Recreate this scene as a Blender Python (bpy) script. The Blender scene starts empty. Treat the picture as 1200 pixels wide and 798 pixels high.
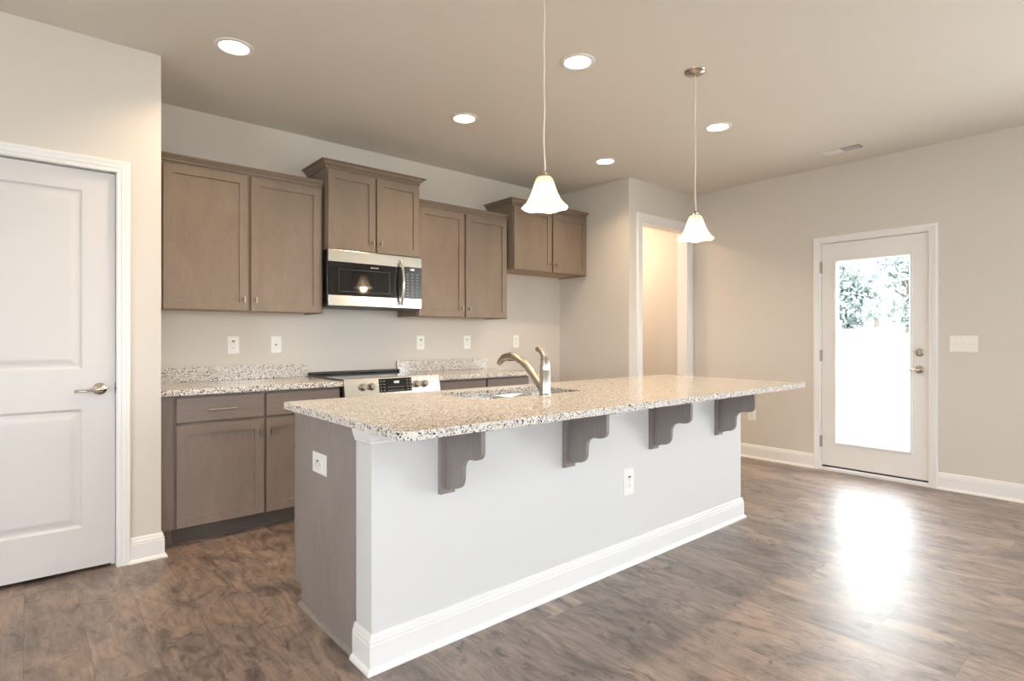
import bpy, bmesh, math, random
from mathutils import Vector, Matrix

S = bpy.context.scene
COL = S.collection
PI = math.pi

# ------------------------------------------------------------------ camera, world, lights, exposure
CAM_H, YAW = 1.2, 40.65
cam = bpy.data.cameras.new('camera')
cam_o = bpy.data.objects.new('camera', cam)
COL.objects.link(cam_o)
cam_o.location = (0, 0, CAM_H)
cam_o.rotation_euler = (PI/2, 0, -math.radians(YAW))
cam.sensor_fit = 'HORIZONTAL'
cam.sensor_width = 36.0
cam.lens = 36.0*663.0/1200.0
cam.shift_y = -(399.0-395.4)/1200.0
cam.clip_start = 0.05
cam.clip_end = 300
S.camera = cam_o

S.view_settings.view_transform = 'Standard'
S.view_settings.look = 'None'
S.view_settings.gamma = 1.0
S.view_settings.use_curve_mapping = False
S.view_settings.exposure = 0.15
S.cycles.use_denoising = True
S.cycles.max_bounces = 10
S.cycles.diffuse_bounces = 6
S.cycles.glossy_bounces = 5
S.cycles.transmission_bounces = 6
S.cycles.transparent_max_bounces = 12
S.cycles.caustics_reflective = False
S.cycles.caustics_refractive = False
S.cycles.sample_clamp_indirect = 6.0

W = bpy.data.worlds.new('sky')
S.world = W
W.use_nodes = True
bg = W.node_tree.nodes['Background']
bg.inputs['Color'].default_value = (0.935, 0.97, 1.02, 1)
bg.inputs['Strength'].default_value = 13.0

def area(name, loc, rot, sx, sy, power, col, shape='RECTANGLE', spread=180):
    l = bpy.data.lights.new(name, 'AREA')
    l.shape = shape; l.size = sx; l.size_y = sy
    l.energy = power; l.color = col
    l.spread = math.radians(spread)
    o = bpy.data.objects.new(name, l)
    COL.objects.link(o)
    o.location = loc; o.rotation_euler = rot
    return o

DAY = (0.92, 0.96, 1.0)
# daylight standing in the window openings of the right wall and of an added left window
area('daylight_side_window', (5.66, -1.5, 1.35), (0, PI/2+math.radians(28), 0), 1.4, 1.35, 100, DAY)
area('added_left_daylight', (-3.16, 0.15, 1.45), (0, -PI/2-math.radians(8), 0), 1.5, 1.4, 42, DAY)  # added lamp, brightens the island end panel from the left
area('hall_lamp', (4.8, 4.45, 2.72), (0, 0, 0), 0.3, 0.3, 27, (1.0, 0.79, 0.55), 'DISK')

# ------------------------------------------------------------------ materials
def mat(name, col=(0.8, 0.8, 0.8), rough=0.5, metal=0.0, spec=0.5, **kw):
    m = bpy.data.materials.new(name)
    m.use_nodes = True
    b = m.node_tree.nodes['Principled BSDF']
    b.inputs['Base Color'].default_value = (*col, 1)
    b.inputs['Roughness'].default_value = rough
    b.inputs['Metallic'].default_value = metal
    b.inputs['Specular IOR Level'].default_value = spec
    for k, v in kw.items():
        b.inputs[k].default_value = v
    return m

class NT:
    """small helper to wire nodes"""
    def __init__(s, m):
        s.t = m.node_tree; s.b = s.t.nodes.get('Principled BSDF')
    def n(s, typ, **kw):
        nd = s.t.nodes.new(typ)
        for k, v in kw.items():
            setattr(nd, k, v)
        return nd
    def l(s, a, b):
        s.t.links.new(a, b)
    def math(s, op, a, b=None, c=None):
        nd = s.n('ShaderNodeMath', operation=op)
        for i, v in enumerate((a, b, c)):
            if v is None: continue
            if isinstance(v, (int, float)): nd.inputs[i].default_value = v
            else: s.l(v, nd.inputs[i])
        return nd.outputs[0]
    def coord(s, scale=(1, 1, 1), kind='Object'):
        tc = s.n('ShaderNodeTexCoord'); mp = s.n('ShaderNodeMapping')
        mp.inputs['Scale'].default_value = scale
        s.l(tc.outputs[kind], mp.inputs['Vector'])
        return mp.outputs['Vector']
    def noise(s, vec, scale=5, detail=3, rough=0.5, dist=0.0):
        nd = s.n('ShaderNodeTexNoise')
        nd.inputs['Scale'].default_value = scale; nd.inputs['Detail'].default_value = detail
        nd.inputs['Roughness'].default_value = rough; nd.inputs['Distortion'].default_value = dist
        s.l(vec, nd.inputs['Vector'])
        return nd.outputs['Fac']
    def ramp(s, fac, stops, interp='LINEAR'):
        nd = s.n('ShaderNodeValToRGB')
        cr = nd.color_ramp; cr.interpolation = interp
        while len(cr.elements) < len(stops): cr.elements.new(0.5)
        for e, (p, c) in zip(cr.elements, stops):
            e.position = p; e.color = (*c, 1)
        s.l(fac, nd.inputs['Fac'])
        return nd.outputs['Color']
    def mix(s, fac, a, b, mode='MIX'):
        nd = s.n('ShaderNodeMix', data_type='RGBA', blend_type=mode)
        for i, v in ((0, fac), (6, a), (7, b)):
            if isinstance(v, (int, float)): nd.inputs[i].default_value = v
            elif isinstance(v, tuple): nd.inputs[i].default_value = (*v, 1)
            else: s.l(v, nd.inputs[i])
        return nd.outputs[2]
    def bump(s, h, strength=0.1, dist=0.01):
        nd = s.n('ShaderNodeBump')
        nd.inputs['Strength'].default_value = strength; nd.inputs['Distance'].default_value = dist
        s.l(h, nd.inputs['Height'])
        s.l(nd.outputs['Normal'], s.b.inputs['Normal'])

M = {}
def paint(name, col, rough, bump=0.06):
    m = mat(name, col, rough)
    t = NT(m)
    v = t.coord()
    t.bump(t.noise(v, 260, 3), bump, 0.002)
    c = t.ramp(t.noise(v, 1.3, 2), [(0.3, tuple(x*0.985 for x in col)), (0.7, col)])
    t.l(c, t.b.inputs['Base Color'])
    return m
M['wall'] = paint('wall_paint', (0.655, 0.612, 0.568), 0.75)
M['ceiling'] = paint('ceiling_paint', (0.73, 0.69, 0.635), 0.85, 0.12)
M['white'] = paint('white_trim_paint', (0.82, 0.81, 0.815), 0.38, 0.015)
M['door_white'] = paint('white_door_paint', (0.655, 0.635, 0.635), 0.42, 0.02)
M['door_outside'] = paint('white_outside_door', (0.81, 0.795, 0.79), 0.4, 0.015)
M['pony'] = paint('island_wall_paint', (0.67, 0.665, 0.665), 0.6, 0.03)
M['plastic'] = mat('white_plastic', (0.84, 0.83, 0.81), 0.3)
M['slot_grey'] = mat('socket_slot_grey', (0.30, 0.29, 0.28), 0.6)
M['slot'] = mat('socket_dark', (0.03, 0.03, 0.03), 0.5)
M['gap'] = mat('shadow_gap', (0.012, 0.011, 0.010), 0.9)

def wood_stain(name, base, axis='z'):
    m = mat(name, base, 0.42, spec=0.4)
    t = NT(m)
    sc = {'z': (22, 22, 1.6), 'x': (1.6, 22, 22)}[axis]
    v = t.coord(sc)
    fine = t.noise(v, 7, 5, 0.65, 0.4)
    broad = t.noise(t.coord({'z': (3.5, 3.5, 1.2), 'x': (1.2, 3.5, 3.5)}[axis]), 2.2, 4, 0.6, 0.8)
    dk = tuple(x*0.80 for x in base); lt = tuple(x*1.16 for x in base)
    c1 = t.ramp(fine, [(0.3, dk), (0.7, lt)])
    c2 = t.ramp(broad, [(0.3, tuple(x*0.84 for x in base)), (0.68, tuple(x*1.1 for x in base))])
    t.l(t.mix(0.55, c1, c2), t.b.inputs['Base Color'])
    t.bump(fine, 0.05, 0.001)
    return m
M['stain'] = wood_stain('taupe_stained_maple', (0.228, 0.172, 0.130))
M['stain_h'] = wood_stain('taupe_stained_maple_level_grain', (0.228, 0.172, 0.130), 'x')
M['stain_base'] = wood_stain('grey_taupe_stained_maple', (0.225, 0.178, 0.155))
M['stain_base_h'] = wood_stain('grey_taupe_stained_maple_level_grain', (0.225, 0.178, 0.155), 'x')
M['stain_panel'] = wood_stain('grey_taupe_end_panel', (0.265, 0.228, 0.212))
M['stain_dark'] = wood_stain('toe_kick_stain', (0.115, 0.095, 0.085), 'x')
M['corbel'] = wood_stain('grey_brown_corbel_stain', (0.245, 0.215, 0.208))
M['maple_raw'] = wood_stain('cabinet_underside_maple', (0.48, 0.33, 0.19), 'x')

def granite():
    m = mat('speckled_granite', (0.7, 0.65, 0.6), 0.11, spec=0.5)
    t = NT(m)
    v = t.coord()
    def vor(scale, rnd=1.0):
        nd = t.n('ShaderNodeTexVoronoi')
        nd.inputs['Scale'].default_value = scale
        nd.inputs['Randomness'].default_value = rnd
        t.l(v, nd.inputs['Vector'])
        sp = t.n('ShaderNodeSeparateColor'); t.l(nd.outputs['Color'], sp.inputs[0])
        return nd.outputs['Distance'], sp.outputs[0], sp.outputs[1]
    d1, r1, g1 = vor(150)
    d2, r2, g2 = vor(205)
    cloud = t.noise(v, 14, 4, 0.6)
    base = t.ramp(r1, [(0.0, (0.68, 0.645, 0.605)), (0.35, (0.76, 0.745, 0.725)), (0.55, (0.57, 0.51, 0.465)),
                       (0.72, (0.78, 0.765, 0.75)), (0.84, (0.42, 0.385, 0.36)), (0.93, (0.70, 0.64, 0.585))], 'CONSTANT')
    base = t.mix(0.35, base, t.ramp(cloud, [(0.35, (0.60, 0.535, 0.48)), (0.62, (0.82, 0.79, 0.77))]))
    thr = t.math('ADD', g2, t.math('MULTIPLY', t.math('SUBTRACT', cloud, 0.5), 0.45))
    dark = t.math('GREATER_THAN', thr, 0.765)
    dcol = t.ramp(r2, [(0.0, (0.030, 0.029, 0.030)), (0.45, (0.11, 0.10, 0.098)), (0.75, (0.24, 0.21, 0.195))], 'CONSTANT')
    t.l(t.mix(dark, base, dcol), t.b.inputs['Base Color'])
    return m
M['granite'] = granite()

def floor_mat():
    m = mat('wood_plank_floor', (0.15, 0.1, 0.07), 0.36, spec=0.5, **{'Coat Weight': 0.5, 'Coat Roughness': 0.33})
    t = NT(m)
    tc = t.n('ShaderNodeTexCoord')
    sp = t.n('ShaderNodeSeparateXYZ'); t.l(tc.outputs['Object'], sp.inputs[0])
    X, Y = sp.outputs[0], sp.outputs[1]
    xs = t.math('DIVIDE', t.math('ADD', X, 0.008), 0.1925)
    row = t.math('FLOOR', xs)
    wn = t.n('ShaderNodeTexWhiteNoise', noise_dimensions='1D'); t.l(row, wn.inputs['W'])
    ys = t.math('ADD', t.math('DIVIDE', Y, 1.22), t.math('MULTIPLY', wn.outputs['Value'], 7.0))
    colm = t.math('FLOOR', ys)
    cid = t.n('ShaderNodeCombineXYZ'); t.l(row, cid.inputs[0]); t.l(colm, cid.inputs[1])
    wn2 = t.n('ShaderNodeTexWhiteNoise', noise_dimensions='2D'); t.l(cid.outputs[0], wn2.inputs['Vector'])
    pid = wn2.outputs['Value']
    # gaps
    fx = t.math('FRACT', xs); fy = t.math('FRACT', ys)
    ex = t.math('MULTIPLY', t.math('MINIMUM', fx, t.math('SUBTRACT', 1.0, fx)), 0.1925)
    ey = t.math('MULTIPLY', t.math('MINIMUM', fy, t.math('SUBTRACT', 1.0, fy)), 1.22)
    gap = t.math('LESS_THAN', t.math('MINIMUM', ex, ey), 0.0008)
    # grain, shifted per plank
    cv = t.n('ShaderNodeCombineXYZ')
    t.l(t.math('MULTIPLY', X, 1.0), cv.inputs[0])
    t.l(t.math('MULTIPLY', Y, 0.13), cv.inputs[1])
    t.l(t.math('MULTIPLY', pid, 37.0), cv.inputs[2])
    fine = t.noise(cv.outputs[0], 55, 6, 0.7, 0.6)
    cv2 = t.n('ShaderNodeCombineXYZ')
    t.l(X, cv2.inputs[0]); t.l(t.math('MULTIPLY', Y, 0.38), cv2.inputs[1]); t.l(t.math('MULTIPLY', pid, 23.0), cv2.inputs[2])
    broad = t.noise(cv2.outputs[0], 5.2, 5, 0.62, 2.0)
    cv3 = t.n('ShaderNodeCombineXYZ')
    t.l(X, cv3.inputs[0]); t.l(t.math('MULTIPLY', Y, 0.55), cv3.inputs[1]); t.l(t.math('MULTIPLY', pid, 11.0), cv3.inputs[2])
    knots = t.noise(cv3.outputs[0], 9.0, 5, 0.72, 2.2)
    base = t.ramp(pid, [(0.0, (0.240, 0.176, 0.146)), (0.3, (0.292, 0.222, 0.188)), (0.6, (0.210, 0.157, 0.133)), (1.0, (0.318, 0.245, 0.208))])
    c = t.mix(1.0, base, t.ramp(fine, [(0.28, (0.55, 0.55, 0.56)), (0.55, (1.0, 1.0, 1.0)), (0.75, (1.26, 1.24, 1.2))]), 'MULTIPLY')
    c = t.mix(1.0, c, t.ramp(broad, [(0.34, (0.50, 0.50, 0.52)), (0.48, (0.94, 0.94, 0.95)), (0.66, (1.36, 1.31, 1.22))]), 'MULTIPLY')
    c = t.mix(1.0, c, t.ramp(knots, [(0.33, (0.38, 0.38, 0.41)), (0.41, (0.80, 0.82, 0.85)), (0.48, (1.0, 1.0, 1.0))]), 'MULTIPLY')
    c = t.mix(t.math('MULTIPLY', gap, 0.7), c, (0.05, 0.036, 0.030))
    t.l(c, t.b.inputs['Base Color'])
    t.l(t.math('MULTIPLY_ADD', fine, 0.16, 0.40), t.b.inputs['Roughness'])
    t.bump(t.math('SUBTRACT', t.math('MULTIPLY', fine, 0.35), gap), 0.12, 0.0012)
    return m
M['floor'] = floor_mat()

def brushed(name, col, rough, axis='x', aniso=0.0):
    m = mat(name, col, rough, 1.0)
    t = NT(m)
    sc = {'x': (2, 90, 220), 'z': (220, 220, 2)}[axis]
    n = t.noise(t.coord(sc), 4, 3)
    t.l(t.math('MULTIPLY_ADD', n, 0.14, rough-0.07), t.b.inputs['Roughness'])
    return m
M['steel'] = brushed('brushed_stainless', (0.50, 0.465, 0.415), 0.22)
M['steel_z'] = brushed('sink_stainless', (0.66, 0.65, 0.63), 0.24, 'z')
M['nickel'] = brushed('brushed_nickel', (0.46, 0.415, 0.375), 0.27, 'z')
M['pull'] = mat('satin_pull_metal', (0.36, 0.32, 0.28), 0.42, 1.0)
M['chrome'] = mat('polished_nickel', (0.62, 0.56, 0.49), 0.14, 1.0)
M['black_glass'] = mat('black_glass', (0.008, 0.008, 0.009), 0.04, spec=0.6)
M['keypad'] = mat('dark_grey_keypad', (0.035, 0.04, 0.045), 0.25)
M['black'] = mat('black_enamel', (0.012, 0.012, 0.012), 0.35)
M['dark_metal'] = mat('dark_grey_metal', (0.08, 0.078, 0.075), 0.5, 0.6)
M['print'] = mat('pale_grey_print', (0.62, 0.62, 0.62), 0.5)
M['vent_shade'] = mat('duct_shade', (0.05, 0.047, 0.044), 0.9)
M['cord'] = mat('clear_pendant_cord', (0.80, 0.75, 0.68), 0.35)

def emis(name, col, strength, base=(0.9, 0.9, 0.9)):
    m = mat(name, base, 0.4)
    b = m.node_tree.nodes['Principled BSDF']
    b.inputs['Emission Color'].default_value = (*col, 1)
    b.inputs['Emission Strength'].default_value = strength
    return m
M['lens'] = emis('downlight_lens', (1.0, 0.86, 0.66), 9.0)
M['bulb'] = emis('lamp_bulb', (1.0, 0.84, 0.62), 14.0)
M['digits'] = emis('lit_digits', (0.85, 0.92, 1.0), 0.6)

def shade_mat():
    m = mat('alabaster_glass', (0.95, 0.90, 0.83), 0.35)
    t = NT(m)
    out = t.t.nodes['Material Output']
    tr = t.n('ShaderNodeBsdfTranslucent')
    v = t.coord()
    c = t.ramp(t.noise(v, 16, 4, 0.6, 1.5), [(0.35, (0.97, 0.90, 0.80)), (0.65, (1.0, 0.97, 0.92))])
    t.l(c, tr.inputs['Color']); t.l(c, t.b.inputs['Base Color'])
    mx = t.n('ShaderNodeMixShader'); mx.inputs[0].default_value = 0.62
    t.l(t.b.outputs[0], mx.inputs[1]); t.l(tr.outputs[0], mx.inputs[2]); t.l(mx.outputs[0], out.inputs[0])
    return m
M['shade'] = shade_mat()

def pane_mat():
    m = bpy.data.materials.new('window_glass'); m.use_nodes = True
    t = NT(m)
    out = t.t.nodes['Material Output']
    t.t.nodes.remove(t.b)
    a = t.n('ShaderNodeBsdfTransparent'); a.inputs[0].default_value = (0.96, 0.98, 0.97, 1)
    g = t.n('ShaderNodeBsdfGlossy'); g.inputs['Roughness'].default_value = 0.02
    fr = t.n('ShaderNodeLayerWeight'); fr.inputs['Blend'].default_value = 0.5
    fac = t.math('MULTIPLY_ADD', t.math('POWER', fr.outputs['Facing'], 5.0), 0.9, 0.04)
    mx = t.n('ShaderNodeMixShader')
    t.l(fac, mx.inputs[0]); t.l(a.outputs[0], mx.inputs[1]); t.l(g.outputs[0], mx.inputs[2])
    t.l(mx.outputs[0], out.inputs[0])
    return m
M['pane'] = pane_mat()

def simple_noise(name, c1, c2, scale, rough=0.9):
    m = mat(name, c1, rough)
    t = NT(m)
    t.l(t.ramp(t.noise(t.coord(), scale, 4, 0.6), [(0.35, c1), (0.65, c2)]), t.b.inputs['Base Color'])
    return m
M['field'] = simple_noise('pale_dry_field', (0.46, 0.45, 0.38), (0.56, 0.54, 0.46), 1.5)
M['leaf'] = simple_noise('hazed_leaves', (0.15, 0.187, 0.185), (0.20, 0.238, 0.226), 0.9, 0.6)  # leaf colour raised to paint in the pale haze outside
M['bark'] = simple_noise('tree_bark', (0.10, 0.085, 0.07), (0.16, 0.13, 0.11), 6)

# ------------------------------------------------------------------ mesh helpers
class MB:
    def __init__(s):
        s.bm = bmesh.new()
    def box(s, x0, x1, y0, y1, z0, z1):
        v = [s.bm.verts.new(p) for p in ((x0, y0, z0), (x1, y0, z0), (x1, y1, z0), (x0, y1, z0),
                                         (x0, y0, z1), (x1, y0, z1), (x1, y1, z1), (x0, y1, z1))]
        for f in ((0, 3, 2, 1), (4, 5, 6, 7), (0, 1, 5, 4), (1, 2, 6, 5), (2, 3, 7, 6), (3, 0, 4, 7)):
            s.bm.faces.new([v[i] for i in f])
        return s
    def prism(s, poly, axis, a, b):
        """poly: 2-D outline; axis x: (y,z), y: (x,z), z: (x,y); extruded from a to b"""
        def P(p, t):
            return {'x': (t, p[0], p[1]), 'y': (p[0], t, p[1]), 'z': (p[0], p[1], t)}[axis]
        A = [s.bm.verts.new(P(p, a)) for p in poly]; B = [s.bm.verts.new(P(p, b)) for p in poly]
        n = len(poly)
        for i in range(n):
            s.bm.faces.new((A[i], A[(i+1) % n], B[(i+1) % n], B[i]))
        s.bm.faces.new(A[::-1]); s.bm.faces.new(B)
        return s
    def rings(s, x0, x1, z0, z1, lst, y0=0.0, close=True):
        """nested rectangles in the xz plane; lst of (inset, depth); front looks to -y"""
        R = []
        for ins, d in lst:
            R.append([s.bm.verts.new(p) for p in ((x0+ins, y0+d, z0+ins), (x1-ins, y0+d, z0+ins), (x1-ins, y0+d, z1-ins), (x0+ins, y0+d, z1-ins))])
        for a, b in zip(R, R[1:]):
            for i in range(4):
                s.bm.faces.new((a[i], a[(i+1) % 4], b[(i+1) % 4], b[i]))
        if close:
            s.bm.faces.new(R[-1])
        return s
    def lathe(s, prof, seg=32, c=(0, 0, 0), axis='z', caps=False):
        R = []
        for r, h in prof:
            ring = []
            for k in range(seg):
                a = 2*PI*k/seg
                u, w = r*math.cos(a), r*math.sin(a)
                p = {'z': (c[0]+u, c[1]+w, c[2]+h), 'y': (c[0]+u, c[1]+h, c[2]+w), 'x': (c[0]+h, c[1]+u, c[2]+w)}[axis]
                ring.append(s.bm.verts.new(p))
            R.append(ring)
        for a, b in zip(R, R[1:]):
            for k in range(seg):
                s.bm.faces.new((a[k], a[(k+1) % seg], b[(k+1) % seg], b[k]))
        if caps:
            s.bm.faces.new(R[0][::-1]); s.bm.faces.new(R[-1])
        return s
    def tube(s, pts, rad, seg=12, flat=None):
        """pts: 3-D path, rad: one radius or one per point (or (ra, rb) pairs)"""
        pts = [Vector(p) for p in pts]
        n = len(pts)
        if not isinstance(rad, (list, tuple)): rad = [rad]*n
        R = []
        prev = None
        for i, p in enumerate(pts):
            d = (pts[min(i+1, n-1)]-pts[max(i-1, 0)]).normalized()
            if prev is None:
                ref = Vector((0, 0, 1)) if abs(d.z) < 0.9 else Vector((1, 0, 0))
                a = d.cross(ref).normalized()
            else:
                a = (prev - d*prev.dot(d)).normalized()
            prev = a
            b = d.cross(a)
            ra, rb = rad[i] if isinstance(rad[i], (tuple, list)) else (rad[i], rad[i])
            R.append([s.bm.verts.new(p + a*ra*math.cos(2*PI*k/seg) + b*rb*math.sin(2*PI*k/seg)) for k in range(seg)])
        for a, b in zip(R, R[1:]):
            for k in range(seg):
                s.bm.faces.new((a[k], a[(k+1) % seg], b[(k+1) % seg], b[k]))
        s.bm.faces.new(R[0][::-1]); s.bm.faces.new(R[-1])
        return s
    def sweep(s, path, prof, up, closed=False):
        """profile (side, up) swept along a mitred polyline; side = direction x up"""
        up = Vector(up); P = [Vector(p) for p in path]; n = len(P)
        R = []
        for i in range(n):
            ds = []
            if i > 0 or closed: ds.append((P[i]-P[i-1]).normalized())
            if i < n-1 or closed: ds.append((P[(i+1) % n]-P[i]).normalized())
            sides = [d.cross(up).normalized() for d in ds]
            if len(sides) == 2:
                m = (sides[0]+sides[1]).normalized(); m = m/max(0.2, m.dot(sides[0]))
            else:
                m = sides[0]
            R.append([s.bm.verts.new(P[i]+m*a+up*b) for a, b in prof])
        k = len(prof)
        rng = range(n) if closed else range(n-1)
        for i in rng:
            a, b = R[i], R[(i+1) % n]
            for j in range(k):
                s.bm.faces.new((a[j], a[(j+1) % k], b[(j+1) % k], b[j]))
        if not closed:
            s.bm.faces.new(R[0][::-1]); s.bm.faces.new(R[-1])
        return s
    def build(s, name, m, parent=None, bevel=0.0, smooth=False, loc=None, seg=2):
        bmesh.ops.recalc_face_normals(s.bm, faces=s.bm.faces)
        me = bpy.data.meshes.new(name)
        s.bm.to_mesh(me); s.bm.free()
        me.materials.append(m)
        o = bpy.data.objects.new(name, me)
        COL.objects.link(o)
        if parent: o.parent = parent
        if loc: o.location = loc
        if smooth:
            for p in me.polygons: p.use_smooth = True
            md = o.modifiers.new('sharp', 'EDGE_SPLIT'); md.split_angle = math.radians(38)
        if bevel > 0:
            md = o.modifiers.new('bevel', 'BEVEL'); md.width = bevel; md.segments = seg
            md.limit_method = 'ANGLE'; md.angle_limit = math.radians(35)
            md.harden_normals = False
        return o

def thing(name, label, cat, loc=(0, 0, 0), rz=0.0, group=None):
    o = bpy.data.objects.new(name, None); COL.objects.link(o)
    o.empty_display_size = 0.1
    o.location = loc; o.rotation_euler = (0, 0, rz)
    o['label'] = label; o['category'] = cat
    if group: o['group'] = group
    return o
def tag(o, label, cat, group=None):
    o['label'] = label; o['category'] = cat
    if group: o['group'] = group
    return o
def struct(o):
    o['kind'] = 'structure'; return o
def sempty(name, loc=(0, 0, 0), rz=0.0):
    o = bpy.data.objects.new(name, None); COL.objects.link(o)
    o.empty_display_size = 0.1
    o.location = loc; o.rotation_euler = (0, 0, rz); o['kind'] = 'structure'
    return o
def copy_tree(o, parent=None):
    c = o.copy(); COL.objects.link(c)
    if parent: c.parent = parent
    for ch in list(o.children): copy_tree(ch, c)
    return c

# ------------------------------------------------------------------ measured places
CEIL = 2.74
YP = 3.60        # pantry front wall
YK = 4.317       # kitchen back wall
XP = 0.56        # pantry corner
XA = 4.39        # right end of the kitchen run
YA = 3.39        # hall wall with the cased opening
XR = 5.493       # right (outside) wall
XL, YR = -3.0, -4.0
OX0, OX1, OZ = 4.587, 5.405, 2.345      # cased opening
DY0, DY1, DZ = 1.262, 2.078, 2.052      # right door opening

# ------------------------------------------------------------------ setting
struct(MB().box(XL-0.12, XR+0.16, YR-0.12, 5.2, -0.1, 0.0).build('floor', M['floor']))
struct(MB().box(XL-0.12, XR+0.16, YR-0.12, 5.2, CEIL, CEIL+0.1).build('ceiling', M['ceiling']))
# pantry front wall with door opening, and its return to the kitchen wall
PX0, PX1, PZ = -0.362, 0.361, 2.066
w = MB().box(XL, PX0, YP, YP+0.115, 0, CEIL).box(PX0, PX1, YP, YP+0.115, PZ, CEIL).box(PX1, XP, YP, YP+0.115, 0, CEIL)
w.box(XP-0.115, XP, YP+0.115, YK, 0, CEIL)
struct(w.build('wall_pantry', M['wall']))
struct(MB().box(XL, XA+0.115, YK, YK+0.12, 0, CEIL).build('wall_kitchen', M['wall']))
w = MB().box(XA, XA+0.115, YA, YK, 0, CEIL)
w.box(XA+0.115, OX0, YA, YA+0.115, 0, CEIL).box(OX0, OX1, YA, YA+0.115, OZ, CEIL).box(OX1, XR, YA, YA+0.115, 0, CEIL)
struct(w.build('wall_hall', M['wall']))
struct(MB().box(XA+0.115, XR, 5.05, 5.17, 0, CEIL).box(XA, XA+0.115, YK+0.12, 5.17, 0, CEIL).build('wall_hall_end', M['wall']))
# right wall: outside door and side window
WY0, WY1, WZ0, WZ1 = -2.2, -0.8, 0.62, 2.05
w = MB()
T = 0.15
for y0, y1, z0, z1 in ((YR-0.12, WY0, 0, CEIL), (WY0, WY1, 0, WZ0), (WY0, WY1, WZ1, CEIL), (WY1, DY0, 0, CEIL), (DY0, DY1, DZ, CEIL), (DY1, 5.17, 0, CEIL)):
    w.box(XR, XR+T, y0, y1, z0, z1)
struct(w.build('wall_right', M['wall']))
w = MB()
xs = [(-2.7, -0.6), (0.45, 1.65), (2.9, 4.1)]
RZ0, RZ1 = 0.65, 2.25
px = XL-0.12
for a, b in xs:
    w.box(px, a, YR-0.12, YR, 0, CEIL).box(a, b, YR-0.12, YR, 0, RZ0).box(a, b, YR-0.12, YR, RZ1, CEIL)
    px = b
w.box(px, XR, YR-0.12, YR, 0, CEIL)
struct(w.build('wall_rear', M['wall']))
w = MB()
for y0, y1, z0, z1 in ((YR, -0.6, 0, CEIL), (-0.6, 0.9, 0, RZ0), (-0.6, 0.9, RZ1, CEIL), (0.9, YK, 0, CEIL)):
    w.box(XL-0.12, XL, y0, y1, z0, z1)
struct(w.build('wall_left', M['wall']))

def window(n, w_, h_, loc, rz):
    r = sempty('window_%d' % n, loc, rz)
    f = MB().rings(0, w_, 0, h_, [(0, 0.10), (0, 0.02), (0.05, 0.02), (0.05, 0.10)], close=False)
    f.box(0.05, w_-0.05, 0.03, 0.06, h_/2-0.02, h_/2+0.02)
    f.build('window_frame', M['white'], r)
    MB().sweep([(-0.0, 0, 0), (w_, 0, 0), (w_, 0, h_), (0, 0, h_)], [(0, 0), (0.08, 0), (0.08, 0.018), (0, 0.018)], (0, -1, 0), True).build('window_casing', M['white'], r)
    MB().box(0.05, w_-0.05, 0.043, 0.047, 0.05, h_-0.05).build('pane', M['pane'], r)
for i, (a, b) in enumerate(xs):
    window(i+1, b-a, RZ1-RZ0, (b, YR, RZ0), PI)
window(5, 1.5, RZ1-RZ0, (XL, -0.6, RZ0), PI/2)  # unseen window, added to let light onto the island end panel
window(4, WY1-WY0, WZ1-WZ0, (XR, WY1, WZ0), -PI/2)

# mouldings
BASE = [(0, 0), (0.027, 0), (0.027, 0.006), (0.024, 0.013), (0.016, 0.019), (0.015, 0.021), (0.015, 0.098), (0.0135, 0.101), (0.0135, 0.112), (0.010, 0.116),
        (0.010, 0.120), (0.008, 0.130), (0.004, 0.134), (0, 0.134)]
def baseboard(name, path):
    return struct(MB().sweep(path, BASE, (0, 0, 1)).build(name, M['white']))
CAS_W = 0.060
CASING = [(0, 0), (0, 0.010), (0.006, 0.014), (0.020, 0.014), (0.024, 0.017), (0.040, 0.019), (0.046, 0.021), (0.058, 0.021), (0.062, 0.017), (0.062, 0)]
# side = d x up must point to the room side
baseboard('baseboard_pantry', [(PX1+0.05, YP, 0), (XP, YP, 0), (XP, YP+0.10, 0)])
baseboard('baseboard_left', [(XL, YP, 0), (PX0-0.07, YP, 0)])
baseboard('baseboard_right', [(XR, YA, 0), (XR, DY1+0.055, 0)])
baseboard('baseboard_front', [(XR, DY0-0.058, 0), (XR, YR, 0)])
baseboard('baseboard_nook', [(XA, YK-0.62, 0), (XA, YA, 0), (OX0-0.07, YA, 0)])
baseboard('baseboard_hall', [(XR, 5.0, 0), (XR, YA+0.12, 0)])

def casing(name, path, up, prof=CASING):
    return struct(MB().sweep(path, prof, up).build(name, M['white']))
# path order chosen so that side (d x up) points outward from the opening
casing('trim_1', [(PX1-0.004, YP, 0), (PX1-0.004, YP, PZ-0.004), (PX0+0.004, YP, PZ-0.004), (PX0+0.004, YP, 0)], (0, -1, 0))
casing('trim_2', [(OX1, YA, 0), (OX1, YA, OZ), (OX0, YA, OZ), (OX0, YA, 0)], (0, -1, 0), [(a*1.28, b) for a, b in CASING])
casing('trim_3', [(XR, DY0+0.004, 0), (XR, DY0+0.004, DZ-0.004), (XR, DY1-0.004, DZ-0.004), (XR, DY1-0.004, 0)], (-1, 0, 0))
# jambs of the cased opening
j = MB().box(OX0, OX0+0.015, YA-0.004, YA+0.12, 0, OZ).box(OX1-0.015, OX1, YA-0.004, YA+0.12, 0, OZ).box(OX0, OX1, YA-0.004, YA+0.12, OZ-0.015, OZ)
struct(j.build('trim_4', M['white']))

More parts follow.
